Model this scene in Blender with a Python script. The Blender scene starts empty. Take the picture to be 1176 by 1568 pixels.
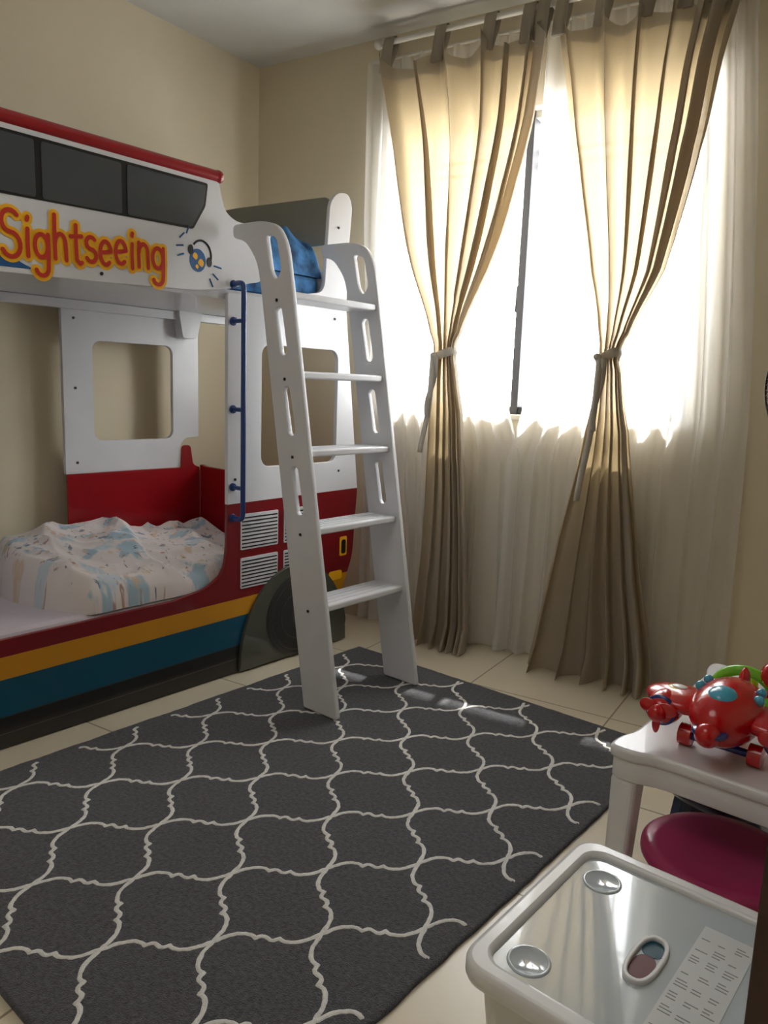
import bpy, bmesh, math, random
from mathutils import Matrix, Vector, noise
random.seed(4)
SC=bpy.context.scene
COL=SC.collection
try:
    SC.view_settings.view_transform='Standard'
    SC.view_settings.look='None'
    SC.view_settings.exposure=0.0
except Exception: pass

# ------------------------------------------------ camera
cam=bpy.data.cameras.new('camera');co=bpy.data.objects.new('camera',cam);COL.objects.link(co)
cam.sensor_fit='VERTICAL';cam.sensor_height=24;cam.lens=24*1165/1568;cam.clip_start=.02
R=Matrix.Rotation(math.radians(40.1),3,'Z')@Matrix.Rotation(math.radians(80.7),3,'X')@Matrix.Rotation(math.radians(2.04),3,'Z')
co.matrix_world=Matrix.Translation((0,0,1.25))@R.to_4x4()
SC.camera=co

# ------------------------------------------------ materials
def srgb(c):
    return tuple(((v/255)/12.92 if v/255<=.04045 else ((v/255+.055)/1.055)**2.4) for v in c)+(1,)
def mat(name,c,rough=.5,noise_s=0,noise_a=.1,bump=0,bump_s=200,metal=0,coat=0,spec=.5,sheen=0):
    m=bpy.data.materials.new(name);m.use_nodes=True
    nt=m.node_tree;b=nt.nodes['Principled BSDF']
    col=srgb(c)
    b.inputs['Base Color'].default_value=col;b.inputs['Roughness'].default_value=rough
    b.inputs['Metallic'].default_value=metal;b.inputs['Coat Weight'].default_value=coat
    b.inputs['Specular IOR Level'].default_value=spec
    b.inputs['Sheen Weight'].default_value=sheen
    tc=nt.nodes.new('ShaderNodeTexCoord')
    n=nt.nodes.new('ShaderNodeTexNoise');n.inputs['Scale'].default_value=noise_s if noise_s else 6
    n.inputs['Detail'].default_value=4
    nt.links.new(tc.outputs['Object'],n.inputs['Vector'])
    r=nt.nodes.new('ShaderNodeValToRGB')
    a=noise_a if noise_s else .03
    r.color_ramp.elements[0].position=.3;r.color_ramp.elements[1].position=.7
    r.color_ramp.elements[0].color=tuple(v*(1-a) for v in col[:3])+(1,)
    r.color_ramp.elements[1].color=tuple(min(1,v*(1+a)) for v in col[:3])+(1,)
    nt.links.new(n.outputs['Fac'],r.inputs['Fac']);nt.links.new(r.outputs['Color'],b.inputs['Base Color'])
    if bump:
        n2=nt.nodes.new('ShaderNodeTexNoise');n2.inputs['Scale'].default_value=bump_s;n2.inputs['Detail'].default_value=3
        nt.links.new(tc.outputs['Object'],n2.inputs['Vector'])
        bp=nt.nodes.new('ShaderNodeBump');bp.inputs['Strength'].default_value=bump;bp.inputs['Distance'].default_value=.01
        nt.links.new(n2.outputs['Fac'],bp.inputs['Height']);nt.links.new(bp.outputs['Normal'],b.inputs['Normal'])
    return m
def cloth(name,c,ctrans,transp=.1,transl=.5,weave=0,band=None):
    m=bpy.data.materials.new(name);m.use_nodes=True
    nt=m.node_tree;nt.nodes.clear();N=nt.nodes.new;L=nt.links.new
    out=N('ShaderNodeOutputMaterial')
    d=N('ShaderNodeBsdfDiffuse');d.inputs['Color'].default_value=srgb(c)
    t=N('ShaderNodeBsdfTranslucent');t.inputs['Color'].default_value=srgb(ctrans)
    tr=N('ShaderNodeBsdfTransparent')
    m1=N('ShaderNodeMixShader');m1.inputs[0].default_value=transl
    L(d.outputs[0],m1.inputs[1]);L(t.outputs[0],m1.inputs[2])
    m2=N('ShaderNodeMixShader');m2.inputs[0].default_value=transp
    L(m1.outputs[0],m2.inputs[1]);L(tr.outputs[0],m2.inputs[2]);L(m2.outputs[0],out.inputs[0])
    tc=N('ShaderNodeTexCoord')
    if weave:
        n=N('ShaderNodeTexNoise');n.inputs['Scale'].default_value=weave;n.inputs['Detail'].default_value=3
        mp=N('ShaderNodeMapping');mp.inputs['Scale'].default_value=(1,1,.25)
        L(tc.outputs['Object'],mp.inputs[0]);L(mp.outputs[0],n.inputs['Vector'])
        bp=N('ShaderNodeBump');bp.inputs['Strength'].default_value=.25;bp.inputs['Distance'].default_value=.01
        L(n.outputs['Fac'],bp.inputs['Height']);L(bp.outputs[0],d.inputs['Normal'])
    if band:   # doubled fabric above height z: lets less light through
        sp=N('ShaderNodeSeparateXYZ');L(tc.outputs['Object'],sp.inputs[0])
        gt=N('ShaderNodeMath');gt.operation='GREATER_THAN';gt.inputs[1].default_value=band;L(sp.outputs['Z'],gt.inputs[0])
        mr=N('ShaderNodeMapRange');mr.inputs['To Min'].default_value=transl;mr.inputs['To Max'].default_value=transl*.35
        L(gt.outputs[0],mr.inputs['Value']);L(mr.outputs[0],m1.inputs[0])
        mr2=N('ShaderNodeMapRange');mr2.inputs['To Min'].default_value=transp;mr2.inputs['To Max'].default_value=0
        L(gt.outputs[0],mr2.inputs['Value']);L(mr2.outputs[0],m2.inputs[0])
    return m

M_wall=mat('wall_paint',(224,212,186),.75,3,.02,.05,120)
M_ceil=mat('ceiling_paint',(212,211,206),.85)
M_white=mat('white_lacquer',(222,224,229),.35,coat=.2)
M_shadedw=mat('shaded_white_lacquer',(140,138,128),.4)  # white end board greyed: its backlit shade is put into the colour
M_red=mat('red_lacquer',(150,12,22),.3,coat=.4)
M_grey=mat('window_print_grey',(68,72,76),.4)
M_black=mat('black_print',(22,22,24),.4)
M_tyre=mat('tyre_print_grey',(48,49,50),.4)
M_tyre2=mat('tyre_ring_print_grey',(66,68,68),.4)
M_fend=mat('fender_grey',(78,81,72),.3,coat=.3)
M_blue=mat('blue_metal_paint',(24,62,128),.3,coat=.4)
M_orange=mat('orange_print',(250,186,26),.45)
M_text=mat('text_red_print',(200,48,28),.45)
M_bprint=mat('blue_print',(30,90,150),.45)
M_pl=mat('white_plastic',(228,230,234),.3,coat=.3)
M_mag=mat('magenta_plastic',(165,38,94),.35,coat=.2)
M_navy=mat('navy_plastic',(14,32,62),.35,coat=.2)
M_toyred=mat('toy_red_plastic',(200,12,22),.22,coat=.5)
M_toyblue=mat('toy_blue_plastic',(20,50,130),.25,coat=.5)
M_cyan=mat('toy_cyan_plastic',(70,170,205),.25,coat=.5)
M_green=mat('toy_green_plastic',(120,200,40),.3,coat=.3)
M_yel=mat('toy_yellow_plastic',(235,200,60),.3,coat=.3)
M_door=mat('brown_wood_door',(62,38,26),.45,20,.3)
M_sheet=mat('lilac_sheet',(214,206,216),.85,bump=.2,bump_s=30)
M_bluefab=mat('blue_bedding',(70,130,190),.85,12,.7,.3,40)
M_navyfab=mat('navy_pillow',(28,52,90),.85,12,.3)
M_rod=mat('white_rod',(215,212,205),.4)
M_frame=mat('window_frame_aluminium',(30,27,26),.55)
M_grill=mat('window_grille_paint',(150,146,138),.5)
M_fan=mat('fan_dark_metal',(40,38,40),.4)
M_screw=mat('screw_metal',(60,60,62),.4,metal=.8)
M_base=mat('skirting_tile',(205,195,172),.35)
M_ext=mat('unseen_slab_grey',(200,196,188),.9)
M_curt=cloth('linen_curtain',(178,170,156),(220,196,152),.02,.33,60,band=2.66)
M_sheer=cloth('sheer_voile',(244,243,242),(246,245,243),.36,.5,80)
M_tie=cloth('curtain_tie_fabric',(190,184,173),(190,175,145),0,.2)

def floor_mat():
    m=bpy.data.materials.new('cream_floor_tile');m.use_nodes=True;nt=m.node_tree;b=nt.nodes['Principled BSDF']
    N=nt.nodes.new;L=nt.links.new
    tc=N('ShaderNodeTexCoord');mp=N('ShaderNodeMapping');mp.inputs['Rotation'].default_value=(0,0,math.radians(-8.5));mp.inputs['Location'].default_value=(.1,.12,0)
    br=N('ShaderNodeTexBrick');br.offset=0;br.inputs['Scale'].default_value=1
    br.inputs['Brick Width'].default_value=.6;br.inputs['Row Height'].default_value=.6;br.inputs['Mortar Size'].default_value=.0035
    br.inputs['Color1'].default_value=srgb((227,216,194));br.inputs['Color2'].default_value=srgb((222,211,188));br.inputs['Mortar'].default_value=srgb((150,138,116))
    L(tc.outputs['Object'],mp.inputs[0]);L(mp.outputs[0],br.inputs['Vector'])
    n=N('ShaderNodeTexNoise');n.inputs['Scale'].default_value=5;n.inputs['Detail'].default_value=6
    L(tc.outputs['Object'],n.inputs['Vector'])
    mx=N('ShaderNodeMixRGB');mx.blend_type='MULTIPLY';mx.inputs[0].default_value=.15
    L(br.outputs['Color'],mx.inputs[1]);L(n.outputs['Fac'],mx.inputs[2]);L(mx.outputs[0],b.inputs['Base Color'])
    b.inputs['Roughness'].default_value=.28
    return m
M_rug=mat('grey_rug_pile',(86,88,94),.95,90,.42,.9,320,spec=.1,sheen=.25)
M_rugw=mat('white_rug_pile',(244,243,240),.95,90,.1,.6,320,spec=.1,sheen=.2)
M_floor=floor_mat()
def bus_mat():
    m=bpy.data.materials.new('bus_painted_bands');m.use_nodes=True;nt=m.node_tree;b=nt.nodes['Principled BSDF']
    N=nt.nodes.new;L=nt.links.new
    tc=N('ShaderNodeTexCoord');sp=N('ShaderNodeSeparateXYZ');L(tc.outputs['Object'],sp.inputs[0])
    ml=N('ShaderNodeMath');ml.operation='MULTIPLY_ADD';ml.inputs[1].default_value=-.012;L(sp.outputs['X'],ml.inputs[0])
    L(sp.outputs['Y'],ml.inputs[2])
    ad=N('ShaderNodeMath');ad.operation='ADD';ad.inputs[1].default_value=.018;L(ml.outputs[0],ad.inputs[0])
    r=N('ShaderNodeValToRGB');cr=r.color_ramp;cr.interpolation='CONSTANT'
    st=[(0,(34,36,36)),(.056,(70,72,70)),(.06,(30,32,32)),(.115,(60,60,60)),(.119,(10,82,112)),(.25,(212,148,28)),(.325,(126,12,24)),(.742,(222,224,229))]
    cr.elements[0].position=0;cr.elements[0].color=srgb(st[0][1]);cr.elements[1].position=st[1][0];cr.elements[1].color=srgb(st[1][1])
    for p,c in st[2:]:
        e=cr.elements.new(p);e.color=srgb(c)
    L(ad.outputs[0],r.inputs['Fac']);L(r.outputs['Color'],b.inputs['Base Color'])
    b.inputs['Roughness'].default_value=.3;b.inputs['Coat Weight'].default_value=.3
    return m
M_bus=bus_mat()
def duvet_mat():
    m=bpy.data.materials.new('printed_duvet');m.use_nodes=True;nt=m.node_tree;b=nt.nodes['Principled BSDF']
    N=nt.nodes.new;L=nt.links.new
    tc=N('ShaderNodeTexCoord')
    n=N('ShaderNodeTexNoise');n.inputs['Scale'].default_value=26;n.inputs['Detail'].default_value=4;L(tc.outputs['UV'],n.inputs['Vector'])
    mx=N('ShaderNodeMixRGB');mx.inputs[0].default_value=.10;L(tc.outputs['UV'],mx.inputs[1]);L(n.outputs['Color'],mx.inputs[2])
    base=srgb((226,219,219))
    prev=None
    for i,(sc,th,c,off) in enumerate([(7.5,.36,(150,186,206),0),(9,.27,(212,186,162),3.3),(10,.22,(96,122,154),7.7),(15,.22,(168,126,106),5.1),(7,.30,(192,208,220),9.1),(17,.19,(74,94,124),2.2)]):
        mp=N('ShaderNodeMapping');mp.inputs['Location'].default_value=(off,off*1.7,0);mp.inputs['Scale'].default_value=(1,1.5 if i%2 else .75,1)
        mp.inputs['Rotation'].default_value=(0,0,i*.8)
        L(mx.outputs[0],mp.inputs[0])
        v=N('ShaderNodeTexVoronoi');v.inputs['Scale'].default_value=sc;L(mp.outputs[0],v.inputs['Vector'])
        lt=N('ShaderNodeMapRange');lt.inputs['From Min'].default_value=th;lt.inputs['From Max'].default_value=th-.09
        lt.inputs['To Max'].default_value=.8
        L(v.outputs['Distance'],lt.inputs['Value'])
        mm=N('ShaderNodeMixRGB');L(lt.outputs[0],mm.inputs[0]);mm.inputs[2].default_value=srgb(c)
        if prev: L(prev.outputs[0],mm.inputs[1])
        else: mm.inputs[1].default_value=base
        prev=mm
    L(prev.outputs[0],b.inputs['Base Color']);b.inputs['Roughness'].default_value=.9
    return m
M_duvet=duvet_mat()

# ------------------------------------------------ helpers
def empty(name):
    e=bpy.data.objects.new(name,None);COL.objects.link(e);e.empty_display_size=.1;return e
def add(name,me,m,parent=None,smooth=False,mw=None):
    o=bpy.data.objects.new(name,me);COL.objects.link(o)
    if m: me.materials.clear();me.materials.append(m)
    if smooth:
        for p in me.polygons:p.use_smooth=True
    if mw is not None:o.matrix_world=mw
    if parent:o.parent=parent
    return o
def bev(o,w,s=2):
    md=o.modifiers.new('bevel','BEVEL');md.width=w;md.segments=s;md.limit_method='ANGLE';md.angle_limit=math.radians(35)
    return o
def box(name,lo,hi,m,parent=None,b=0,mw=None):
    me=bpy.data.meshes.new(name);bm=bmesh.new();bmesh.ops.create_cube(bm,size=1)
    for v in bm.verts:
        v.co=Vector([lo[i]+(v.co[i]+.5)*(hi[i]-lo[i]) for i in range(3)])
    bm.to_mesh(me);bm.free();o=add(name,me,m,parent,mw=mw)
    if b:bev(o,b)
    return o
PX=Matrix(((0,0,1,0),(1,0,0,0),(0,1,0,0),(0,0,0,1)))      # plate (u,v,w)->(y,z,x)
PY=Matrix(((1,0,0,0),(0,0,-1,0),(0,1,0,0),(0,0,0,1)))     # plate (u,v,w)->(x,z,-y)
PZ=Matrix.Identity(4)
ang=math.atan(.15)
PW=Matrix.Translation((-2,3.13,0))@Matrix.Rotation(ang,4,'Z')@PY   # window wall: u along, v up, w into room
def plate(name,outer,holes,w0,w1,base,m,parent=None,b=.0015):
    cu=bpy.data.curves.new(name,'CURVE');cu.dimensions='2D';cu.fill_mode='BOTH'
    for pts in [outer]+list(holes):
        s=cu.splines.new('POLY');s.points.add(len(pts)-1)
        for i,p in enumerate(pts):s.points[i].co=(p[0],p[1],0,1)
        s.use_cyclic_u=True
    cu.extrude=max(abs(w1-w0)/2-b,.0003);cu.bevel_depth=b;cu.bevel_resolution=1
    if b: cu.offset=-b
    t=bpy.data.objects.new('t',cu);COL.objects.link(t)
    dg=bpy.context.evaluated_depsgraph_get();dg.update()
    me=bpy.data.meshes.new_from_object(t.evaluated_get(dg));bpy.data.objects.remove(t);bpy.data.curves.remove(cu)
    return add(name,me,m,parent,mw=base@Matrix.Translation((0,0,(w0+w1)/2)))
def rr(u0,v0,u1,v1,r,n=6):
    P=[]
    for cx,cy,a0 in ((u1-r,v1-r,0),(u0+r,v1-r,90),(u0+r,v0+r,180),(u1-r,v0+r,270)):
        for i in range(n+1):
            a=math.radians(a0+90*i/n);P.append((cx+r*math.cos(a),cy+r*math.sin(a)))
    return P
def soft(pts,r,n=5):
    out=[];L=len(pts)
    for i in range(L):
        p0=Vector(pts[i-1][:2]);p=Vector(pts[i][:2]);p1=Vector(pts[(i+1)%L][:2])
        rad=pts[i][2] if len(pts[i])>2 else r
        d0=(p0-p);d1=(p1-p);q=min(rad,d0.length*.45,d1.length*.45)
        a=p+d0.normalized()*q;c=p+d1.normalized()*q
        for k in range(n+1):
            t=k/n;v=a*(1-t)**2+p*2*t*(1-t)+c*t*t;out.append((v.x,v.y))
    return out
def circ(cx,cy,r,n=40,ry=None):
    ry=ry or r
    return [(cx+r*math.cos(2*math.pi*i/n),cy+ry*math.sin(2*math.pi*i/n)) for i in range(n)]
def tube(name,pts,r,m,parent=None,cyc=False,res=4):
    cu=bpy.data.curves.new(name,'CURVE');cu.dimensions='3D'
    s=cu.splines.new('POLY');s.points.add(len(pts)-1)
    for i,p in enumerate(pts):s.points[i].co=(*p,1)
    s.use_cyclic_u=cyc
    cu.bevel_depth=r;cu.bevel_resolution=res;cu.use_fill_caps=True
    t=bpy.data.objects.new('t',cu);COL.objects.link(t)
    dg=bpy.context.evaluated_depsgraph_get();dg.update()
    me=bpy.data.meshes.new_from_object(t.evaluated_get(dg));bpy.data.objects.remove(t);bpy.data.curves.remove(cu)
    return add(name,me,m,parent,smooth=True)
def smoothpath(pts,it=3):
    P=[Vector(p) for p in pts]
    for _ in range(it):
        Q=[P[0]]
        for a,b in zip(P[:-1],P[1:]):
            Q+= [a*.75+b*.25,a*.25+b*.75]
        Q.append(P[-1]);P=Q
    return P
def ball(name,c,r,m,parent=None,sc=(1,1,1),seg=28,fn=None,rot=None):
    me=bpy.data.meshes.new(name);bm=bmesh.new();bmesh.ops.create_uvsphere(bm,u_segments=seg,v_segments=seg//2,radius=1)
    for v in bm.verts:
        p=Vector((v.co.x*sc[0]*r,v.co.y*sc[1]*r,v.co.z*sc[2]*r))
        if fn:p=fn(p)
        if rot:p=rot@p
        v.co=p+Vector(c)
    bm.to_mesh(me);bm.free();return add(name,me,m,parent,smooth=True)
def lathe(name,prof,c,m,parent=None,n=48):
    me=bpy.data.meshes.new(name);bm=bmesh.new();rings=[]
    for r,z in prof:
        rings.append([bm.verts.new((c[0]+max(r,1e-4)*math.cos(2*math.pi*i/n),c[1]+max(r,1e-4)*math.sin(2*math.pi*i/n),c[2]+z)) for i in range(n)])
    for a,b in zip(rings[:-1],rings[1:]):
        for i in range(n):
            j=(i+1)%n;bm.faces.new((a[i],a[j],b[j],b[i]))
    bm.faces.new(rings[0][::-1]);bm.faces.new(rings[-1])
    bmesh.ops.recalc_face_normals(bm,faces=bm.faces)
    bm.to_mesh(me);bm.free();return add(name,me,m,parent,smooth=True)
def interp(tab,z):
    if z<=tab[0][0]:return tab[0][1:]
    for a,b in zip(tab[:-1],tab[1:]):
        if z<=b[0]:
            t=(z-a[0])/(b[0]-a[0])
            return tuple(a[k]*(1-t)+b[k]*t for k in range(1,len(a)))
    return tab[-1][1:]

# ------------------------------------------------ room
H=2.93
box('floor',(-3.9,-1.1,-.1),(1.1,3.9,0),M_floor)
box('ceiling',(-3.9,-1.1,H),(1.1,3.9,H+.1),M_ceil)
WU0,WU1,WZ0,WZ1=-.607,.89,1.14,2.50
plate('wall_window',[(-1.75,0),(3.1,0),(3.1,H),(-1.75,H)],[[(WU0,WZ0),(WU1,WZ0),(WU1,WZ1),(WU0,WZ1)]],-.2,0,PW,M_wall,b=0)
LW=Matrix.Translation((-3.446,2.913,0))@Matrix.Rotation(math.radians(5),4,'Z')
box('wall_left',(-.15,-4.1,0),(0,.15,H),M_wall,mw=LW)
box('wall_right',(.75,-1.0,0),(.9,3.7,H),M_wall)
box('wall_front',(-3.5,-1.1,0),(.9,-.95,H),M_wall)
box('baseboard_left',(0,-3.9,0),(.012,0,.08),M_base,mw=LW)
box('baseboard_window',(-1.45,0,0),(2.75,.08,.012),M_base,mw=PW)
# added unseen slab outside, above the window; trims the sun to a strip
box('unseen_sunshade',(-1.6,3.40,-1.405),(2.4,3.50,-.2),M_ext,mw=PW)

# window
win=empty('window_1')
def wbar(n,u0,v0,u1,v1,w0,w1,m=M_frame):
    return box(n,(u0,v0,w0),(u1,v1,w1),m,win,.002,mw=PW)
wbar('frame_bottom',WU0,WZ0,WU1,WZ0+.04,-.13,-.06);wbar('frame_top',WU0,WZ1-.03,WU1,WZ1,-.13,-.06,M_grill)
wbar('frame_left',WU0,WZ0,WU0+.045,WZ1,-.13,-.06);wbar('frame_right',WU1-.045,WZ0,WU1,WZ1,-.13,-.06)
wbar('mullion',.085,WZ0,.121,WZ1,-.13,-.05)
wbar('latch',.07,1.62,.083,1.74,-.07,-.05)
wbar('sill',WU0-.02,WZ0-.02,WU1+.02,WZ0+.004,-.2,.012,M_base)
for i,v in enumerate((2.29,2.35)):
    wbar('grille_h%d'%i,WU0,v,WU1,v+.014,-.19,-.178,M_grill)
for i in range(5):
    u=WU0+.15+i*.30
    wbar('grille_v%d'%i,u,WZ0,u+.010,WZ1,-.178,-.168,M_grill)

# ------------------------------------------------ curtains
def W(x,z,off):
    u=(x+2)/math.cos(ang)
    return PW@Vector((u,z,off))
def cgrid(name,tab,z0,z1,nz,nu,m,parent,folds,off,amp,ax,ph=0,warp=1.0,topfn=None,seed=0,flare=.35,irr=1.6,botfn=None):
    me=bpy.data.meshes.new(name);bm=bmesh.new();G=[]
    for j in range(nz+1):
        tz=j/nz;row=[]
        for i in range(nu+1):
            u=i/nu
            zt=z1 if not topfn else topfn(u)
            zb=z0 if not botfn else botfn(u)
            z=zb+(zt-zb)*tz
            xl,xr=interp(tab,z)
            w=xr-xl
            uu=1-(1-u)**warp
            f=2*math.pi*folds*u+ph+irr*noise.noise(Vector((u*5,z*.45,seed)))
            am=amp*min(1.0,.5+w*.9)*(1+.55*noise.noise(Vector((u*5,z*.4,seed+9))))
            if w<.25: am=amp*.6
            x=xl+w*uu+ax*min(1,w*2.2)*math.cos(f)*(.7+.5*noise.noise(Vector((u*3,z*.5,seed+3))))
            d=off+am*math.sin(f)+.3*am*math.sin(2.3*f+1+z)+.010*noise.noise(Vector((u*9,z*1.8,seed+5)))
            if z<.12: d+= (.12-z)*flare*(1+.6*math.sin(f))
            row.append(bm.verts.new(W(x,z,d)))
        G.append(row)
    for j in range(nz):
        for i in range(nu):bm.faces.new((G[j][i],G[j][i+1],G[j+1][i+1],G[j+1][i]))
    bm.to_mesh(me);bm.free();return add(name,me,m,parent,smooth=True)
def sm(tab,n=14):
    tab=sorted(tab);out=[]
    for i in range(len(tab)-1):
        p0=tab[max(i-1,0)];p1=tab[i];p2=tab[i+1];p3=tab[min(i+2,len(tab)-1)]
        for k in range(n):
            t=k/n
            v=[p1[0]*(1-t)+p2[0]*t]
            for c in (1,2):
                v.append(.5*((2*p1[c])+(-p0[c]+p2[c])*t+(2*p0[c]-5*p1[c]+4*p2[c]-p3[c])*t*t+(-p0[c]+3*p1[c]-3*p2[c]+p3[c])*t**3))
            out.append(tuple(v))
    out.append(tab[-1]);return out
def curtain(tab,seed,tails,ntab,wp):
    e=empty('tab_top_curtain')
    xl,xr=tab[-1][1],tab[-1][2]
    def top(u):
        return 2.785-.085*abs(math.sin(math.pi*u*(ntab-1)))**.8
    S=sm(tab)
    cgrid('cloth',S,.006,2.775,120,260,M_curt,e,6.3,.165,.036,.034,ph=seed,warp=wp,topfn=top,seed=seed,irr=2.4)
    for i in range(ntab):
        x=xl+(xr-xl)*(1-(1-i/(ntab-1))**wp);x=min(max(x,xl+.025),xr-.025)
        prof=[(.165,2.70),(.145,2.80),(.130,2.85),(.12,2.868),(.105,2.874),(.088,2.868),(.08,2.85),(.095,2.80),(.15,2.70)]
        me=bpy.data.meshes.new('tab');bm=bmesh.new();r0=[]
        for d,z in prof:
            r0.append((bm.verts.new(W(x-.027,z,d)),bm.verts.new(W(x+.027,z,d))))
        for a,b in zip(r0[:-1],r0[1:]):bm.faces.new((a[0],a[1],b[1],b[0]))
        bm.to_mesh(me);bm.free();o=add('tab_%d'%i,me,M_curt,e,smooth=True)
        md=o.modifiers.new('s','SOLIDIFY');md.thickness=.003
    zt_=1.41;a,b=interp(S,zt_);cx=(a+b)/2;rw=(b-a)/2+.014
    me=bpy.data.meshes.new('tie_band');bm=bmesh.new();rings=[]
    for q in range(5):
        zz=zt_-.02+.01*q
        rings.append([bm.verts.new(W(cx+(rw-.004*abs(q-2))*math.cos(2*math.pi*k/28),zz+.006*math.sin(4*math.pi*k/28)+.012*math.cos(2*math.pi*k/28),.165+(.044-.003*abs(q-2))*math.sin(2*math.pi*k/28))) for k in range(28)])
    for p,q in zip(rings[:-1],rings[1:]):
        for k in range(28):bm.faces.new((p[k],p[(k+1)%28],q[(k+1)%28],q[k]))
    bm.to_mesh(me);bm.free();add('tie_band',me,M_tie,e,smooth=True)
    for k,(x0,x1,zz) in enumerate(tails):
        me=bpy.data.meshes.new('tail');bm=bmesh.new();rows=[]
        for j in range(17):
            t=j/16;x=x0+(x1-x0)*t+.010*math.sin(t*5+k);z=1.40+(zz-1.40)*t;d=.213+.010*math.sin(t*7+k*2)
            rows.append((bm.verts.new(W(x-.012,z,d)),bm.verts.new(W(x,z,d+.006)),bm.verts.new(W(x+.012,z,d))))
        for p,q in zip(rows[:-1],rows[1:]):
            for h_ in (0,1):bm.faces.new((p[h_],p[h_+1],q[h_+1],q[h_]))
        bm.to_mesh(me);bm.free();o=add('tie_tail_%d'%k,me,M_tie,e,smooth=True)
        md=o.modifiers.new('s','SOLIDIFY');md.thickness=.003
    ball('tie_knot',W(cx-rw*.6,1.405,.21),.016,M_tie,e,(1.1,.7,.9))
tabL=[(.0,-2.28,-1.98),(.6,-2.235,-2.02),(1.15,-2.225,-2.07),(1.35,-2.218,-2.105),(1.41,-2.212,-2.115),(1.50,-2.235,-2.095),(1.85,-2.37,-1.96),(2.15,-2.44,-1.87),(2.40,-2.49,-1.81),(2.775,-2.575,-1.775)]
tabR=[(.0,-1.68,-1.13),(.5,-1.60,-1.22),(1.1,-1.49,-1.31),(1.35,-1.458,-1.355),(1.41,-1.450,-1.368),(1.50,-1.463,-1.335),(1.75,-1.53,-1.23),(2.2,-1.63,-1.15),(2.5,-1.69,-1.11),(2.775,-1.745,-1.06)]
curtain(tabL,1,[(-2.20,-2.235,.95),(-2.19,-2.21,1.12)],5,1.6)
curtain(tabR,5,[(-1.43,-1.47,.80),(-1.42,-1.43,1.1)],6,1.5)
# two voile panels that part in front of the window mullion and overlap below the sill
def hem(sd):
    return lambda u: .012+.012*abs(noise.noise(Vector((u*9,sd,0))))
sh=empty('sheer_curtain')
cgrid('voile',[(.0,-2.66,-1.80),(.95,-2.68,-1.80),(1.16,-2.685,-1.872),(1.5,-2.69,-1.880),(2.80,-2.70,-1.85)],.012,2.80,70,220,M_sheer,sh,9,.046,.018,.012,ph=2,seed=3,flare=.1,irr=5,botfn=hem(1))
sh2=empty('sheer_curtain')
cgrid('voile',[(.0,-1.88,-.86),(.95,-1.88,-.875),(1.16,-1.822,-.88),(1.5,-1.822,-.90),(2.80,-1.80,-.99)],.012,2.80,70,260,M_sheer,sh2,10,.052,.020,.012,ph=1,seed=8,flare=.14,irr=5,botfn=hem(4))
tube('back_pole',[W(-2.70,2.805,.046),W(-1.84,2.805,.046)],.007,M_rod,sh)
tube('back_pole',[W(-1.83,2.805,.050),W(-.95,2.805,.050)],.007,M_rod,sh2)
rod=empty('curtain_rod')
tube('pole',[W(-2.60,2.852,.105),W(-.95,2.852,.105)],.013,M_rod,rod)
for i,x in enumerate((-2.59,-1.76,-.97)):
    box('bracket_%d'%i,((x+2)/math.cos(ang)-.012,2.835,0),((x+2)/math.cos(ang)+.012,2.875,.115),M_rod,rod,.003,mw=PW)
ball('finial',W(-2.62,2.852,.105),.022,M_rod,rod)

# ------------------------------------------------ rug
rug=empty('trellis_rug')
RX0,RX1,RY0,RY1=-2.345,-.84,.565,2.635
me=bpy.data.meshes.new('pile');bm=bmesh.new();NX,NY=150,200
def rz(x,y):
    return .011+.0016*noise.noise(Vector((x*6,y*6,0)))+.0012*noise.noise(Vector((x*45,y*45,2)))
G=[[bm.verts.new((RX0+(RX1-RX0)*i/NX+.004*noise.noise(Vector((0,j*.13,1)))*(i in(0,NX)),RY0+(RY1-RY0)*j/NY,rz(RX0+(RX1-RX0)*i/NX,RY0+(RY1-RY0)*j/NY))) for i in range(NX+1)] for j in range(NY+1)]
for j in range(NY):
    for i in range(NX):bm.faces.new((G[j][i],G[j][i+1],G[j+1][i+1],G[j+1][i]))
es=[e for e in bm.edges if e.is_boundary]
ex=bmesh.ops.extrude_edge_only(bm,edges=es)
for v in [g for g in ex['geom'] if isinstance(g,bmesh.types.BMVert)]:v.co.z=.0005
bm.to_mesh(me);bm.free();add('pile',me,M_rug,rug,smooth=True)
prof=[(0,0),(.04,.012),(.09,.034),(.15,.054),(.22,.066),(.29,.064),(.345,.050),(.375,.026),(.385,.004),(.41,.018),(.445,.028),(.475,.022),(.5,0)]
prof=prof+[(1-a,-b) for a,b in prof[-2::-1]]
def dens(P,n=4):
    Q=[]
    for a,b in zip(P[:-1],P[1:]):
        for k in range(n):
            t=k/n;Q.append((a[0]*(1-t)+b[0]*t,a[1]*(1-t)+b[1]*t))
    Q.append(P[-1]);return Q
prof=dens(prof,3)
me=bpy.data.meshes.new('trellis');bm=bmesh.new()
DX,DY=.322,.362;OX,OY=-1.249,1.666
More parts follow.
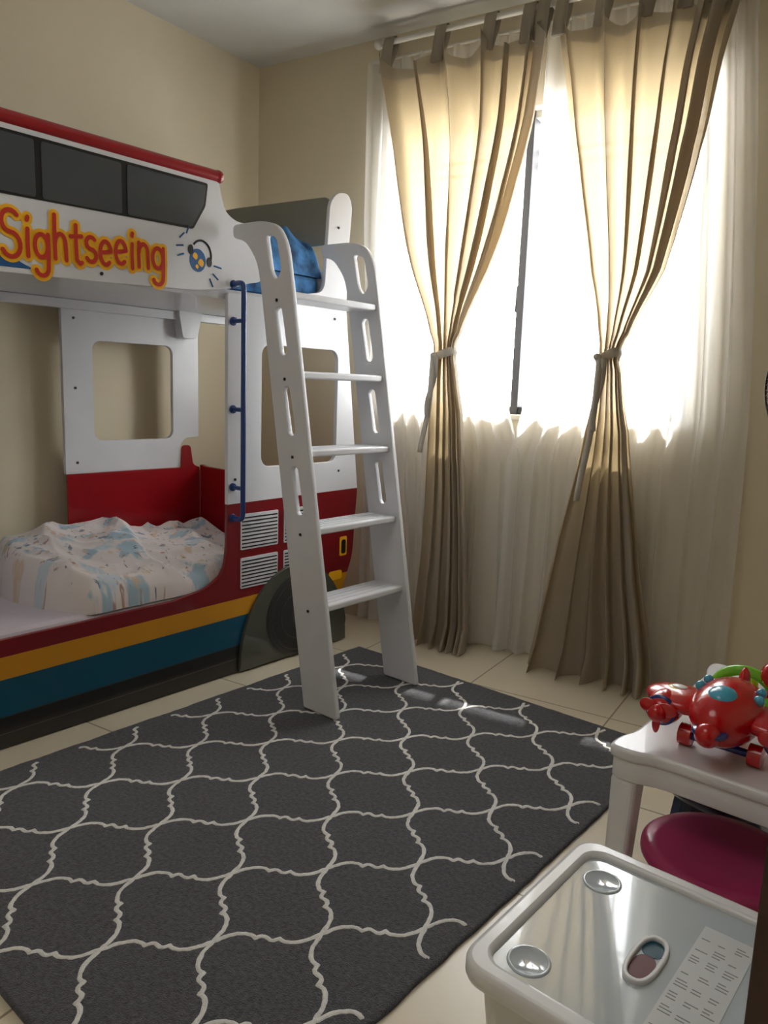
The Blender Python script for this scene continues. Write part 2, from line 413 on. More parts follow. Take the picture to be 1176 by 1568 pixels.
def link(p,q,sg):
    d=q-p;n=Vector((-d.y,d.x)).normalized();L=d.length
    pts=[p+d*a+n*(b*sg*L*1.2) for a,b in prof]
    prev=None
    for k,c in enumerate(pts):
        a=pts[max(k-1,0)];b=pts[min(k+1,len(pts)-1)];t=(b-a).normalized();nn=Vector((-t.y,t.x))
        w=.0055*(1+.25*noise.noise(Vector((c.x*60,c.y*60,4))))
        jig=.0014*noise.noise(Vector((c.x*70,c.y*70,9)))
        if not(RX0+.03<c.x<RX1-.025 and RY0+.025<c.y<RY1-.025):prev=None;continue
        cur=[]
        for s_,dz in ((-1,0),(-.6,.0022),(.6,.0022),(1,0)):
            pp=c+nn*(w*s_+jig);cur.append(bm.verts.new((pp.x,pp.y,rz(pp.x,pp.y)+dz)))
        if prev:
            for a_ in range(3):bm.faces.new((prev[a_],prev[a_+1],cur[a_+1],cur[a_]))
        prev=cur
for i in range(-8,9):
    for j in range(-8,9):
        for h in (0,.5):
            p=Vector((OX+(i+h)*DX,OY+(j+h)*DY))
            for sx,sg in ((1,1),(-1,-1)):
                link(p,p+Vector((sx*DX/2,DY/2)),sg)
bm.to_mesh(me);bm.free();add('trellis_lines',me,M_rugw,rug,smooth=True)

# ------------------------------------------------ bus bunk bed
bed=empty('bus_bunk_bed')
XF=-2.5;XB=-3.24
out=[(.85,.004),(2.685,.004),(2.70,.10),(2.665,.25,.05),(2.735,.42,.05),(2.758,.75,.02),(2.645,1.61,.03),(2.655,1.9),(2.668,2.06,.03),(2.64,2.108,.03),(2.57,2.10,.04),(2.525,2.05,.03),(2.50,1.66,.05),(2.13,1.60),(1.962,1.60),(1.962,.56,.04),(1.945,.46,.06),(1.86,.408,.05),(1.70,.385),(.85,.38)]
plate('lower_side_panel',soft(out,.01),[rr(2.14,.895,2.60,1.41,.045)],XF-.02,XF,PX,M_bus,bed)
up=[(.85,1.555),(1.42,1.572),(1.80,1.59,.05),(1.96,1.61,.05),(2.06,1.645,.03),(2.135,1.66,.03),(2.135,1.88,.03),(2.00,1.872,.05),(1.945,1.90,.05),(1.925,1.96,.04),(1.915,2.01),(.85,2.01)]
plate('upper_side_panel',soft(up,.01),[],XF-.022,XF+.004,PX,M_white,bed)
tube('roof_rail',[(XF-.005,.85,2.022),(XF-.005,1.915,2.022)],.023,M_red,bed);ball('roof_rail_end',(XF-.005,1.915,2.022),.025,M_red,bed)
wb=[(.87,1.79),(1.795,1.81),(1.85,1.90),(1.862,1.985),(.87,1.985)]
plate('window_band',soft(wb,.01),[],XF+.004,XF+.007,PX,M_black,bed,b=.0005)
for i,p in enumerate([[(.88,1.80),(1.20,1.803),(1.20,1.975),(.88,1.975)],[(1.222,1.803),(1.50,1.809),(1.50,1.975),(1.222,1.975)],[(1.522,1.81),(1.788,1.818),(1.84,1.905),(1.852,1.975),(1.522,1.975)]]):
    plate('window_pane_%d'%i,soft(p,.01),[],XF+.006,XF+.009,PX,M_grey,bed,b=.0005)
# hand-drawn style lettering: each letter is a set of strokes on a unit cell
def sa(cx,cy,rx,ry,a0,a1,n=14):
    return [(cx+rx*math.cos(math.radians(a0+(a1-a0)*i/n)),cy+ry*math.sin(math.radians(a0+(a1-a0)*i/n))) for i in range(n+1)]
LET={
 'S':(.62,[sa(.30,.74,.24,.22,40,270,12)+sa(.30,.27,.26,.25,90,-150,12)]),
 'i':(.20,[[(.10,0),(.09,.30),(.10,.56)],[(.09,.74),(.11,.80)]]),
 'g':(.50,[sa(.23,.30,.19,.24,20,380,18),[(.43,.55),(.44,.2),(.42,-.18)]+sa(.24,-.16,.18,.16,0,-160,8)]),
 'h':(.48,[[(.08,.92),(.07,.5),(.08,0)],[(.08,.34)]+sa(.24,.36,.15,.18,160,0,8)+[(.40,.2),(.41,0)]]),
 't':(.40,[[(.19,.82),(.18,.4),(.20,.08),(.30,.0),(.36,.03)],[(.02,.56),(.36,.60)]]),
 's':(.40,[sa(.20,.42,.15,.13,40,270,9)+sa(.20,.15,.16,.14,90,-150,9)]),
 'e':(.46,[[(.05,.28),(.38,.34)]+sa(.22,.29,.18,.26,12,310,16)]),
 'n':(.48,[[(.08,.56),(.07,.3),(.08,0)],[(.08,.34)]+sa(.24,.36,.15,.18,160,0,8)+[(.40,.2),(.41,0)]]),
}
def ribbon(bm,pts,w,x):
    P=[Vector(p) for p in pts]
    if len(P)==2:P=[P[0],(P[0]+P[1])/2,P[1]]
    k2=[0]
    def face(cs):
        f=bm.faces.new([bm.verts.new((x+k2[0]*.000012,c.x,c.y)) for c in cs]);f.normal_update()
        if f.normal.x<0:f.normal_flip()
        k2[0]+=1
    for a,b in zip(P[:-1],P[1:]):
        t=b-a
        if t.length<1e-6:continue
        t.normalize();n=Vector((-t.y,t.x))*w
        face([a-n,b-n,b+n,a+n])
    for c in P:
        face([Vector((c.x+w*math.cos(2*math.pi*k/14),c.y+w*math.sin(2*math.pi*k/14))) for k in range(14)])
def lettering(name,w,x,m):
    me=bpy.data.meshes.new(name);bm=bmesh.new();cx=0;word='Sightseeing';tot=sum(LET[c][0]+.05 for c in word)
    y0,y1=1.082,1.675;k=(y1-y0)/tot;q=0
    for i,c in enumerate(word):
        wd,st=LET[c];by=1.610+.032*(cx/tot)+(.006 if i%2 else -.002)
        for s in st:
            ribbon(bm,[(y0+k*(cx+px),by+.148*py) for px,py in s],w,x+q*.00004);q+=1
        cx+=wd+.05
    bm.to_mesh(me);bm.free();return add(name,me,m,bed)
lettering('lettering_outline',.0178,XF+.0062,M_orange);lettering('lettering',.0068,XF+.0090,M_text)
plate('blue_wave_print',soft([(.95,1.575),(1.19,1.582),(1.14,1.60),(1.10,1.63),(1.05,1.65),(.95,1.66)],.02),[],XF+.003,XF+.0055,PX,M_bprint,bed,b=.0003)
plate('globe_print',circ(1.815,1.70,.036,ry=.042),[],XF+.003,XF+.006,PX,M_bprint,bed,b=.0003)
for i,(a,b,r) in enumerate([(1.802,1.712,.014),(1.828,1.69,.016),(1.81,1.675,.009)]):
    plate('globe_land_%d'%i,soft([(a-r,b),(a,b+r*1.3),(a+r,b+r*.3),(a+r*.4,b-r)],.01),[],XF+.005,XF+.007,PX,M_orange,bed,b=.0002)
tube('headphone_band_print',[(XF+.005,1.832+.045*math.cos(math.radians(a)),1.722+.052*math.sin(math.radians(a))) for a in range(-20,150,10)],.004,M_black,bed)
for i,(a,b) in enumerate([(1.783,1.735),(1.868,1.70)]):
    plate('headphone_cup_%d'%i,circ(a,b,.011,16,ry=.018),[],XF+.004,XF+.008,PX,M_black,bed,b=.0002)
for i,(a,b,c,d) in enumerate([(1.735,1.77,1.755,1.79),(1.72,1.74,1.75,1.745),(1.725,1.705,1.752,1.715),(1.885,1.66,1.91,1.64),(1.89,1.69,1.925,1.685),(1.87,1.64,1.885,1.61),(1.765,1.79,1.775,1.815)]):
    tube('ray_print_%d'%i,[(XF+.005,a,b),(XF+.005,c,d)],.003,M_bprint,bed)
def grille(n,y0,y1,z0,z1):
    plate(n,rr(y0,z0,y1,z1,.006),[],XF,XF+.003,PX,M_white,bed,b=.0005)
    k=int((z1-z0)/.0155)
    for i in range(k):
        z=z0+.008+i*(z1-z0-.012)/k
        box(n+'_slot%d'%i,(XF+.002,y0+.006,z),(XF+.0042,y1-.006,z+.0055),M_black,bed)
grille('grille_a',2.03,2.24,.545,.70);grille('grille_b',2.275,2.48,.545,.70);grille('grille_c',2.03,2.24,.375,.51);grille('grille_d',2.275,2.48,.40,.51)
plate('headlamp_print',rr(2.64,.43,2.69,.525,.008),[],XF,XF+.003,PX,M_orange,bed,b=.0005)
plate('headlamp_lens_print',rr(2.652,.44,2.68,.51,.01),[],XF+.002,XF+.005,PX,M_black,bed,b=.0003)
plate('indicator_print',rr(2.57,.315,2.66,.36,.012),[],XF,XF+.003,PX,M_orange,bed,b=.0005)
fen=[(2.02,.01)]+[(2.35-.33*math.cos(math.radians(a)),.03+.41*math.sin(math.radians(a))) for a in range(0,181,8)]+[(2.68,.01)]
plate('wheel_fender',fen,[],XF,XF+.018,PX,M_fend,bed)
plate('tyre',circ(2.36,.20,.195),[],XF+.016,XF+.022,PX,M_tyre,bed)
for i,r in enumerate((.185,.165,.145,.11,.06)):
    tube('tyre_ring_%d'%i,[(XF+.022,p[0],p[1]) for p in circ(2.36,.20,r,48)],.002,M_tyre2 if i%2 else M_tyre,bed,cyc=True)
plate('hub',circ(2.36,.20,.05),[],XF+.021,XF+.025,PX,M_tyre2,bed)
bk=[(1.645,.82),(2.235,.82),(2.24,.93,.02),(2.27,.965,.03),(2.35,.97),(2.35,1.675),(1.645,1.645)]
plate('back_panel_white',soft(bk,.006),[rr(1.785,.965,2.20,1.41,.04)],XB-.01,XB+.01,PX,M_white,bed)
bk=[(1.645,.10),(2.35,.10),(2.35,.815),(2.31,.83,.02),(2.295,.93,.02),(2.245,.93,.02),(2.238,.82,.01),(1.645,.82)]
plate('back_panel_red',soft(bk,.006),[],XB+.0101,XB+.02,PX,M_red,bed)
box('back_rail',(XB-.01,.87,.15),(XB+.01,1.645,.42),M_white,bed,.003)
box('upper_back_rail',(XB-.01,.87,1.62),(XB+.01,2.53,1.86),M_white,bed,.003)
plate('lower_end_board',soft([(XB+.02,.05),(XF-.022,.05),(XF-.022,.81),(XB+.06,.822),(XB+.02,.83)],.01),[],-2.37,-2.35,PY,M_red,bed)
plate('front_end_board',soft([(XB,.02),(XF-.022,.02),(XF-.022,.76),(XB,.76)],.01),[],-2.64,-2.62,PY,M_red,bed)
plate('upper_end_board',soft([(XB-.015,1.87),(XF-.022,1.87),(XF-.022,2.075),(XB+.1,2.10),(XB-.015,2.10)],.02),[],-2.545,-2.525,PY,M_shadedw,bed)
box('upper_end_rail',(XB+.01,2.525,1.60),(XF-.022,2.545,1.76),M_white,bed,.003)
plate('near_end_board',soft([(XB-.01,.01),(XF-.022,.01),(XF-.022,2.0),(XB-.01,2.0)],.02),[],-.87,-.85,PY,M_white,bed)
box('upper_deck',(XB+.012,.87,1.575),(XF-.024,2.52,1.615),M_white,bed,.003)
box('upper_deck_rail',(XB+.012,.87,1.535),(XB+.05,2.52,1.574),M_white,bed,.003)
plate('bracket_back',soft([(2.22,1.45,.01),(2.30,1.45,.02),(2.33,1.56),(2.33,1.63),(2.20,1.63),(2.20,1.56)],.01),[],XB+.0105,XB+.07,PX,M_white,bed)
box('upper_mattress',(XB+.015,.9,1.616),(XF-.04,2.51,1.73),M_bluefab,bed,.03)
box('lower_deck',(XB+.025,.88,.16),(XF-.024,2.34,.22),M_white,bed,.003)
box('lower_mattress',(XB+.03,.89,.221),(XF-.028,2.33,.395),M_sheet,bed,.03)
for i,(y,z) in enumerate([(2.0,1.5),(2.0,.85),(1.70,1.5),(1.70,.87),(1.70,1.2),(1.42,1.60),(2.57,1.55),(2.62,.85),(2.58,1.85),(2.58,1.95)]):
    x=XF if i in(0,1,6,7,8,9) else (XB+.01 if i in(2,3,4) else XF+.004)
    plate('bolt_%d'%i,circ(y,z,.006,12),[],x,x+.003,PX,M_screw,bed,b=.0003)
xg=XF+.07
gp=smoothpath([(XF,1.985,1.632),(XF+.04,1.985,1.637),(xg,1.985,1.63),(xg,1.985,1.58)],2)+[Vector((xg,1.985,.75))]+smoothpath([(xg,1.985,.74),(xg,1.985,.695),(XF+.04,1.985,.688),(XF,1.985,.69)],2)
tube('grab_bar',gp,.0105,M_blue,bed,res=6)
for i,z in enumerate((1.49,1.14,.82)):
    tube('grab_stub_%d'%i,[(XF,1.985,z),(xg,1.985,z)],.009,M_blue,bed,res=6)
for i,z in enumerate((1.632,1.49,1.14,.82,.69)):
    plate('grab_flange_%d'%i,circ(1.985,z,.017,20),[],XF+.001,XF+.009,PX,M_blue,bed)
def heap(name,x0,x1,y0,y1,fn,m,nx=140,ny=180):
    me=bpy.data.meshes.new(name);bm=bmesh.new();uvl=bm.loops.layers.uv.new('UVMap');G=[]
    for j in range(ny+1):
        G.append([])
        for i in range(nx+1):
            s=i/nx;t=j/ny;p=fn(s,t,x0+(x1-x0)*s,y0+(y1-y0)*t);v=bm.verts.new(p);G[-1].append(v)
    for j in range(ny):
        for i in range(nx):
            f=bm.faces.new((G[j][i],G[j][i+1],G[j+1][i+1],G[j+1][i]))
            for l,(a,b) in zip(f.loops,((i,j),(i+1,j),(i+1,j+1),(i,j+1))):l[uvl].uv=(a/nx*.9,b/ny*1.2)
    bm.to_mesh(me);bm.free();return add(name,me,m,bed,smooth=True)
def ef(d,w):
    d=min(1,max(0,d/w));return math.sqrt(1-(1-d)**2)
def edgef(s,w):return ef(min(s,1-s),w)
def ridge(v):
    return (1-min(1,abs(noise.noise(v))*2.6))
def step(a):return 1 if a<0 else max(0,1-a/.035)
def duv(s,t,x,y):
    y2=y-.10*(1-t)*math.sin(s*math.pi)+.05*(1-t)*s
    e=ef(s,.06)*ef(1-s,.09)*ef(t,.05)*ef(1-t,.04)
    wp=Vector((x+.12*noise.noise(Vector((x*4,y*4,0))),y+.12*noise.noise(Vector((x*4,y*4,7))),0))
    a=ridge(Vector((wp.x*1.6+wp.y*2.6,wp.y*1.2-wp.x*1.0,1)))
    b=ridge(Vector((wp.x*3.4-wp.y*4.4,wp.y*2.2+wp.x*1.4,4)))
    c=ridge(Vector((wp.x*9,wp.y*6,8)))
    h=e*(.036+.085*(1-s)+.030*noise.noise(Vector((x*2.5,y*2.5,5)))+.036*a+.022*b+.007*c)
    # folded layers of the quilt
    h+=e*.026*step(t-.45-.06*math.sin(s*6))
    h+=e*.020*step(s-.80-.03*math.sin(t*9))
    h+=e*.018*step(t-.80-.05*math.sin(s*5+1))
    z=.398+max(0,h)
    if s in(0,1) or t in(0,1):z=.392
    return Vector((x+.010*noise.noise(Vector((y*9,z*8,0))),y2+.012*noise.noise(Vector((x*8,t*5,2))),z))
heap('duvet',XB+.035,XF-.03,1.31,2.325,duv,M_duvet)
def bf(s,t,x,y):
    e=edgef(s,.10)*edgef(t,.10)
    h=e*(.16+.06*noise.noise(Vector((x*5,y*5,1)))+.03*ridge(Vector((x*7,y*6,3))))
    return Vector((x,y,1.725+max(0,h)))
heap('upper_blanket',XB+.03,XF-.04,2.12,2.518,bf,M_bluefab,60,50)
ball('upper_pillow',(-2.70,2.08,1.765),.1,M_navyfab,bed,(1.3,.9,.6))

# ------------------------------------------------ ladder
lad=empty('bunk_ladder')
def rail(n,y):
    o=[(-2.015,.016),(-1.838,.016),(-2.124,1.62,.2),(-2.150,1.75,.06),(-2.20,1.825,.05),(-2.29,1.846,.05),(-2.40,1.848,.03),(-2.455,1.848,.02),(-2.455,1.80,.02),(-2.38,1.78,.03),(-2.31,1.70,.05),(-2.288,1.60,.1)]
    holes=[soft([(-2.265,1.795,.02),(-2.205,1.78,.03),(-2.175,1.66,.02),(-2.205,1.625,.02),(-2.235,1.66,.02)],.02)]
    for z0,z1 in ((1.355,1.53),(1.06,1.24),(.765,.945)):
        def cx(z):return -2.203+(1.62-z)*(.276/1.61)
        hw=.019
        P=[]
        for a in range(0,181,20):P.append((cx(z1)+hw*math.cos(math.radians(a)),z1-hw+hw*math.sin(math.radians(a))))
        for a in range(180,361,20):P.append((cx(z0)+hw*math.cos(math.radians(a)),z0+hw+hw*math.sin(math.radians(a))))
        holes.append(P)
    plate(n,soft(o,.01),holes,-y-.022,-y,PY,M_white,lad,b=.003)
rail('rail_near',1.95);rail('rail_far',2.43)
for i,z in enumerate((1.585,1.297,1.01,.722,.434)):
    cx=-2.203+(1.62-z)*(.276/1.61)
    box('tread_%d'%i,(cx-.072,1.972,z-.026),(cx+.072,2.43,z),M_white,lad,.006)
    for k in range(4):
        box('tread_%d_groove_%d'%(i,k),(cx-.052+k*.03,1.98,z),(cx-.046+k*.03,2.42,z+.0018),M_white,lad)
    tube('bolt_%d'%i,[(cx,1.9495,z-.03),(cx,1.947,z-.03)],.006,M_screw,lad)

# ------------------------------------------------ table
tb=empty('kids_table')
TX0,TX1,TY0,TY1=-.635,-.08,1.56,2.30
def tab_outline(g=0):
    b=.018
    o=[(TX0+g,TY0+g+.06),(TX0+g,TY0+g,.05),(TX0+g+.06,TY0+g),(TX0+g+.11,TY0+g+b),(TX1-g-.11,TY0+g+b),(TX1-g-.06,TY0+g),(TX1-g,TY0+g,.05),(TX1-g,TY0+g+.06),(TX1-g-b,TY0+g+.11),(TX1-g-b,TY1-g-.11),(TX1-g,TY1-g-.06),(TX1-g,TY1-g,.05),(TX1-g-.06,TY1-g),(TX1-g-.11,TY1-g-b),(TX0+g+.11,TY1-g-b),(TX0+g+.06,TY1-g),(TX0+g,TY1-g,.05),(TX0+g,TY1-g-.06),(TX0+g+b,TY1-g-.11),(TX0+g+b,TY0+g+.11)]
    return soft(o,.035)
plate('top',tab_outline(),[],.452,.48,PZ,M_pl,tb,b=.008)
plate('apron',tab_outline(.006),[rr(TX0+.045,TY0+.045,TX1-.045,TY1-.045,.02)],.405,.453,PZ,M_pl,tb,b=.003)
for i,(x,y,sx,sy) in enumerate(((TX0,TY0,1,1),(TX1,TY0,-1,1),(TX1,TY1,-1,-1),(TX0,TY1,1,-1))):
    me=bpy.data.meshes.new('leg');bm=bmesh.new()
    v=[]
    for z,w in ((0,.045),(.41,.062)):
        for a,b in ((0,0),(1,0),(1,1),(0,1)):v.append(bm.verts.new((x+sx*(.008+a*w),y+sy*(.008+b*w),z)))
    for f in ((3,2,1,0),(4,5,6,7),(0,1,5,4),(1,2,6,5),(2,3,7,6),(3,0,4,7)):bm.faces.new([v[k] for k in f])
    bmesh.ops.recalc_face_normals(bm,faces=bm.faces);bm.to_mesh(me);bm.free();bev(add('leg_%d'%i,me,M_pl,tb),.014,4)

# ------------------------------------------------ stools
def stool(cx,cy,m,rot):
    e=empty('kids_stool')
    lathe('seat',[(.0,.262),(.10,.262),(.145,.264),(.158,.27),(.166,.282),(.165,.293),(.155,.301),(.13,.302),(.08,.296),(.0,.292)],(cx,cy,0),m,e,64)
    for i in range(4):
        a=rot+i*math.pi/2;d=Vector((math.cos(a),math.sin(a),0));n=Vector((-d.y,d.x,0))
        me=bpy.data.meshes.new('leg');bm=bmesh.new();rings=[]
        for t in range(7):
            f=t/6;z=.275*(1-f);r=.105+.055*f**1.5;w=.045-.012*f;th=.016
            c=Vector((cx,cy,z))+d*r
            rings.append([bm.verts.new(c+n*w*sa_+d*th*sb_) for sa_,sb_ in ((-1,-.6),(-.6,1),(.6,1),(1,-.6))])
        for p,q in zip(rings[:-1],rings[1:]):
            for k in range(4):bm.faces.new((p[k],p[(k+1)%4],q[(k+1)%4],q[k]))
        bm.faces.new(rings[0]);bm.faces.new(rings[-1][::-1])
        bmesh.ops.recalc_face_normals(bm,faces=bm.faces);bm.to_mesh(me);bm.free()
        bev(add('leg_%d'%i,me,m,e),.006,3)
stool(-.385,1.615,M_mag,.6);stool(-.475,1.965,M_navy,.7)

# ------------------------------------------------ storage box
sb=empty('storage_box')
BX0,BX1,BY0,BY1,BZ=-.565,-.165,.875,1.315,.40
def ringbox(n,x0,y0,x1,y1,z0,z1,r,m,g0=0,g1=0):
    me=bpy.data.meshes.new(n);bm=bmesh.new()
    A=[bm.verts.new((x,y,z0)) for x,y in rr(x0+g0,y0+g0,x1-g0,y1-g0,r)]
    B=[bm.verts.new((x,y,z1)) for x,y in rr(x0+g1,y0+g1,x1-g1,y1-g1,r)]
    for i in range(len(A)):
        j=(i+1)%len(A);bm.faces.new((A[i],A[j],B[j],B[i]))
    bm.faces.new(A[::-1]);bm.faces.new(B)
    bm.to_mesh(me);bm.free();return add(n,me,m,sb)
ringbox('body',BX0+.022,BY0+.022,BX1-.022,BY1-.022,.0,BZ-.03,.035,M_pl,.03,0)
M_lidclear=mat('frosted_lid_plastic',(186,197,206),.09,coat=.8)
plate('lid_rim',rr(BX0,BY0,BX1,BY1,.045,8),[rr(BX0+.034,BY0+.034,BX1-.034,BY1-.034,.03,8)],BZ-.035,BZ,PZ,M_pl,sb,b=.009)
plate('lid_panel',rr(BX0+.02,BY0+.02,BX1-.02,BY1-.02,.035,8),[],BZ-.02,BZ-.010,PZ,M_lidclear,sb,b=.001)
for i,(x,y) in enumerate(((-.482,1.215),(-.482,.955))):
    lathe('lid_dimple_%d'%i,[(.034,0),(.034,.0015),(.031,.003),(.0285,.002),(.027,.0007),(0,.0007)],(x,y,BZ-.0105),M_lidclear,sb,40)
def oval(cx,cy,a,b,rot,n=32,p=2.6):
    out=[]
    for i in range(n):
        t=2*math.pi*i/n;x=a*abs(math.cos(t))**(2/p)*(1 if math.cos(t)>0 else -1);y=b*abs(math.sin(t))**(2/p)*(1 if math.sin(t)>0 else -1)
        out.append((cx+x*math.cos(rot)-y*math.sin(rot),cy+x*math.sin(rot)+y*math.cos(rot)))
    return out
plate('lid_handle_ring',oval(-.348,1.08,.025,.060,0),[oval(-.348,1.08,.018,.052,0)],BZ-.012,BZ-.003,PZ,M_pl,sb,b=.002)
plate('handle_recess_teal',oval(-.348,1.112,.017,.02,0),[],BZ-.0105,BZ-.009,PZ,mat('teal_content',(20,75,95),.4),sb,b=.0003)
plate('handle_recess_red',oval(-.348,1.064,.017,.029,0),[],BZ-.0105,BZ-.009,PZ,mat('dark_content',(90,20,36),.4),sb,b=.0003)
M_label=mat('label_paper',(200,205,208),.4)
plate('label',[(-.305,.925),(-.225,.925),(-.225,1.225),(-.305,1.225)],[],BZ-.0102,BZ-.0092,PZ,M_label,sb,b=.0001)
M_ink=mat('label_ink',(140,144,148),.6)
for i in range(9):
    for k in range(3):
        for q in range(random.choice((1,2,3))):
            l=random.uniform(.010,.020)
            box('label_line_%d_%d_%d'%(i,k,q),(-.30+k*.025,.934+i*.032+q*.007,BZ-.0093),(-.30+k*.025+l,.934+i*.032+q*.007+.002,BZ-.0089),M_ink,sb)

# ------------------------------------------------ toy aeroplane
ta=empty('toy_airplane')
C=Vector((-.432,1.715,.48))
def fus(p):
    k=1-.35*max(0,p.y/.13)**1.2
    return Vector((p.x*k,p.y,p.z*k+.12*max(0,p.y)))
ball('fuselage',C+Vector((0,0,.085)),.06,M_toyred,ta,(1.15,2.0,1.08),fn=fus)
ball('nose',C+Vector((0,-.125,.075)),.024,M_toyred,ta);lathe('nose_collar',[(.03,-.006),(.034,0),(.03,.006)],C+Vector((0,-.112,.078)),M_toyblue,ta)
ball('windscreen',C+Vector((0,-.045,.128)),.036,M_cyan,ta,(.85,1,.6))
def wing(s):
    def f(p):return Vector((p.x,p.y+abs(p.x)*.15,p.z))
    n='left' if s<0 else 'right'
    ball('wing_'+n,C+Vector((s*.085,-.005,.085)),.1,M_toyred,ta,(.85,.62,.24),fn=f)
    ball('engine_'+n,C+Vector((s*.115,-.03,.070)),.036,M_toyred,ta,(1,1.4,1))
    ball('engine_ring_'+n,C+Vector((s*.115,-.058,.070)),.032,M_toyblue,ta,(1.02,.3,1.02))
    ball('spinner_'+n,C+Vector((s*.115,-.08,.070)),.019,M_toyred,ta)
    for k in range(3):
        a=k*2.094+.5
        ball('propeller_%s_%d'%(n,k),C+Vector((s*.115+.022*math.cos(a),-.078,.070+.022*math.sin(a))),.018,M_toyred,ta,(.45+.75*abs(math.cos(a)),.25,.45+.75*abs(math.sin(a))))
    ball('tailplane_'+n,C+Vector((s*.035,.10,.105)),.035,M_toyred,ta,(1,.5,.2))
    ball('window_%s_0'%n,C+Vector((s*.056,-.005,.125)),.011,M_cyan,ta);ball('window_%s_1'%n,C+Vector((s*.052,.03,.130)),.010,M_cyan,ta)
    ball('sticker_'+n,C+Vector((s*.1,.0,.106)),.024,M_yel,ta,(1,.8,.15));ball('sticker_in_'+n,C+Vector((s*.1,.0,.109)),.016,M_pl,ta,(1,.8,.2))
    tube('wheel_'+n,[C+Vector((s*.055,-.03,.0225)),C+Vector((s*.08,-.03,.0225))],.022,M_toyred,ta,res=8)
wing(-1);wing(1)
ball('tail_fin',C+Vector((0,.10,.120)),.032,M_toyred,ta,(.35,.7,1))
tube('wheel_tail',[C+Vector((-.01,.08,.0165)),C+Vector((.01,.08,.0165))],.016,M_toyblue,ta,res=8)
tube('axle',[C+Vector((-.06,-.03,.022)),C+Vector((.06,-.03,.022))],.008,M_toyblue,ta)
box('undercarriage',C+Vector((-.02,-.045,.02)),C+Vector((.02,.085,.05)),M_toyred,ta,.008)
kk=1.08;ta.scale=(kk,kk,kk);ta.location=C*(1-kk)
at=empty('toy_activity_rattle')
D=Vector((-.475,2.04,.48))
lathe('base',[(.0,0),(.085,0),(.09,.010),(.075,.022),(0,.028)],D,M_green,at)
tube('arch',[D+Vector((.075*math.cos(math.radians(a)),-.02,.02+.070*math.sin(math.radians(a)))) for a in range(0,181,12)],.014,M_green,at)
tube('arch_cross',[D+Vector((0,.07*math.cos(math.radians(a)),.02+.055*math.sin(math.radians(a)))) for a in range(0,181,12)],.011,M_yel,at)
ball('head',D+Vector((.07,-.02,.095)),.038,M_toyred,at);ball('bead_a',D+Vector((-.045,-.05,.045)),.02,M_yel,at);ball('bead_b',D+Vector((.02,-.07,.035)),.02,M_toyblue,at)

# ------------------------------------------------ fan
fn=empty('pedestal_fan')
F=Vector((-.498,2.60,1.30));ax=Vector((-.55,-.83,0)).normalized();sx=Vector((-ax.y,ax.x,0));up_=Vector((0,0,1))
for dpt,rad in ((.05,.17),(.02,.2),(-.02,.2),(.075,.1),(-.06,.15)):
    tube('cage_ring',[F+ax*dpt+sx*rad*math.cos(t*math.pi/24)+up_*rad*math.sin(t*math.pi/24) for t in range(48)],.003,M_fan,fn,cyc=True)
for k in range(60):
    a=2*math.pi*k/60;r=sx*math.cos(a)+up_*math.sin(a)
    tube('cage_wire',[F+ax*.085+r*.03,F+ax*.075+r*.1,F+ax*.05+r*.17,F+ax*.02+r*.2,F-ax*.02+r*.2,F-ax*.06+r*.15,F-ax*.07+r*.05],.0013,M_fan,fn,res=1)
for k in range(3):
    a=2*math.pi*k/3;r=sx*math.cos(a)+up_*math.sin(a);q=sx*math.cos(a+.6)+up_*math.sin(a+.6)
    me=bpy.data.meshes.new('blade');bm=bmesh.new()
    vs=[bm.verts.new(v) for v in (F+r*.03,F+r*.17+ax*.02,F+(r+q).normalized()*.175,F+q*.165-ax*.02,F+q*.03)]
    bm.faces.new(vs);bm.to_mesh(me);bm.free();add('blade_%d'%k,me,M_fan,fn)
tube('motor',[F-ax*.14,F-ax*.04],.05,M_fan,fn,res=8);tube('hub',[F-ax*.04,F+ax*.03],.025,M_fan,fn,res=6)
B=F-ax*.09
tube('pole',[(B.x,B.y,.02),(B.x,B.y,F.z)],.014,M_fan,fn,res=6)
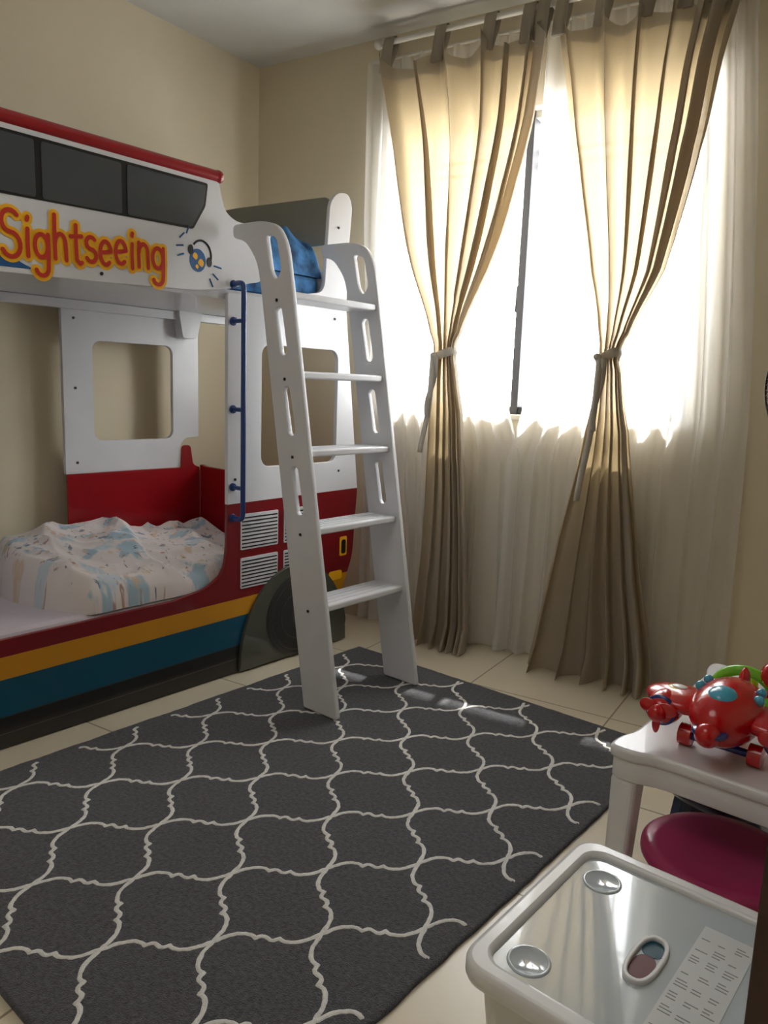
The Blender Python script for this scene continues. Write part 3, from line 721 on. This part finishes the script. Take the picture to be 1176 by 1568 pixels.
lathe('base',[(0,0),(.16,0),(.165,.012),(.12,.028),(.03,.05),(0,.06)],(B.x,B.y,0),M_fan,fn)

# ------------------------------------------------ door leaf
dr=empty('door_1')
p0=Vector((-.128,.672));p1=Vector((.735,.30));dd=(p1-p0);L=dd.length;a=math.atan2(dd.y,dd.x)
DM=Matrix.Translation((p0.x,p0.y,0))@Matrix.Rotation(a,4,'Z')
box('leaf',(0,0,.01),(L,.04,2.1),M_door,dr,.003,mw=DM)
box('panel_upper',(.12,-.006,1.15),(L-.12,0,1.95),M_door,dr,.004,mw=DM);box('panel_lower',(.12,-.006,.2),(L-.12,0,.95),M_door,dr,.004,mw=DM)
tube('handle',[DM@Vector((.06,-.001,1.03)),DM@Vector((.06,-.05,1.03)),DM@Vector((.17,-.05,1.03))],.009,M_screw,dr)

# ------------------------------------------------ light
w=bpy.data.worlds.new('sky');SC.world=w;w.use_nodes=True
bg=w.node_tree.nodes['Background'];bg.inputs[0].default_value=(.95,.98,1,1);bg.inputs[1].default_value=18
la=bpy.data.lights.new('window_portal','AREA');la.shape='RECTANGLE';la.size=1.5;la.size_y=1.36
lo=bpy.data.objects.new('window_portal',la);COL.objects.link(lo)
lo.matrix_world=PW@Matrix.Translation(((WU0+WU1)/2,(WZ0+WZ1)/2,-.21))@Matrix.Rotation(math.pi,4,'X')
la.cycles.is_portal=True
su=bpy.data.lights.new('sun','SUN');su.energy=20;su.angle=math.radians(1.0);su.color=(1,.96,.88)
so=bpy.data.objects.new('sun',su);COL.objects.link(so);so.location=(-1,6,6)
sd=(PW.to_3x3()@Vector((.10,-1.54,1.0))).normalized()   # travel direction of sunlight, into the room
so.rotation_euler=sd.to_track_quat('-Z','Y').to_euler()
lb=bpy.data.lights.new('fill_light','AREA');lb.shape='DISK';lb.size=1.3;lb.energy=10;lb.color=(1,.98,.95)  # added soft fill with no visible source, brightens the room
l2=bpy.data.objects.new('fill_light',lb);COL.objects.link(l2);l2.location=(-1.2,.2,H-.06)
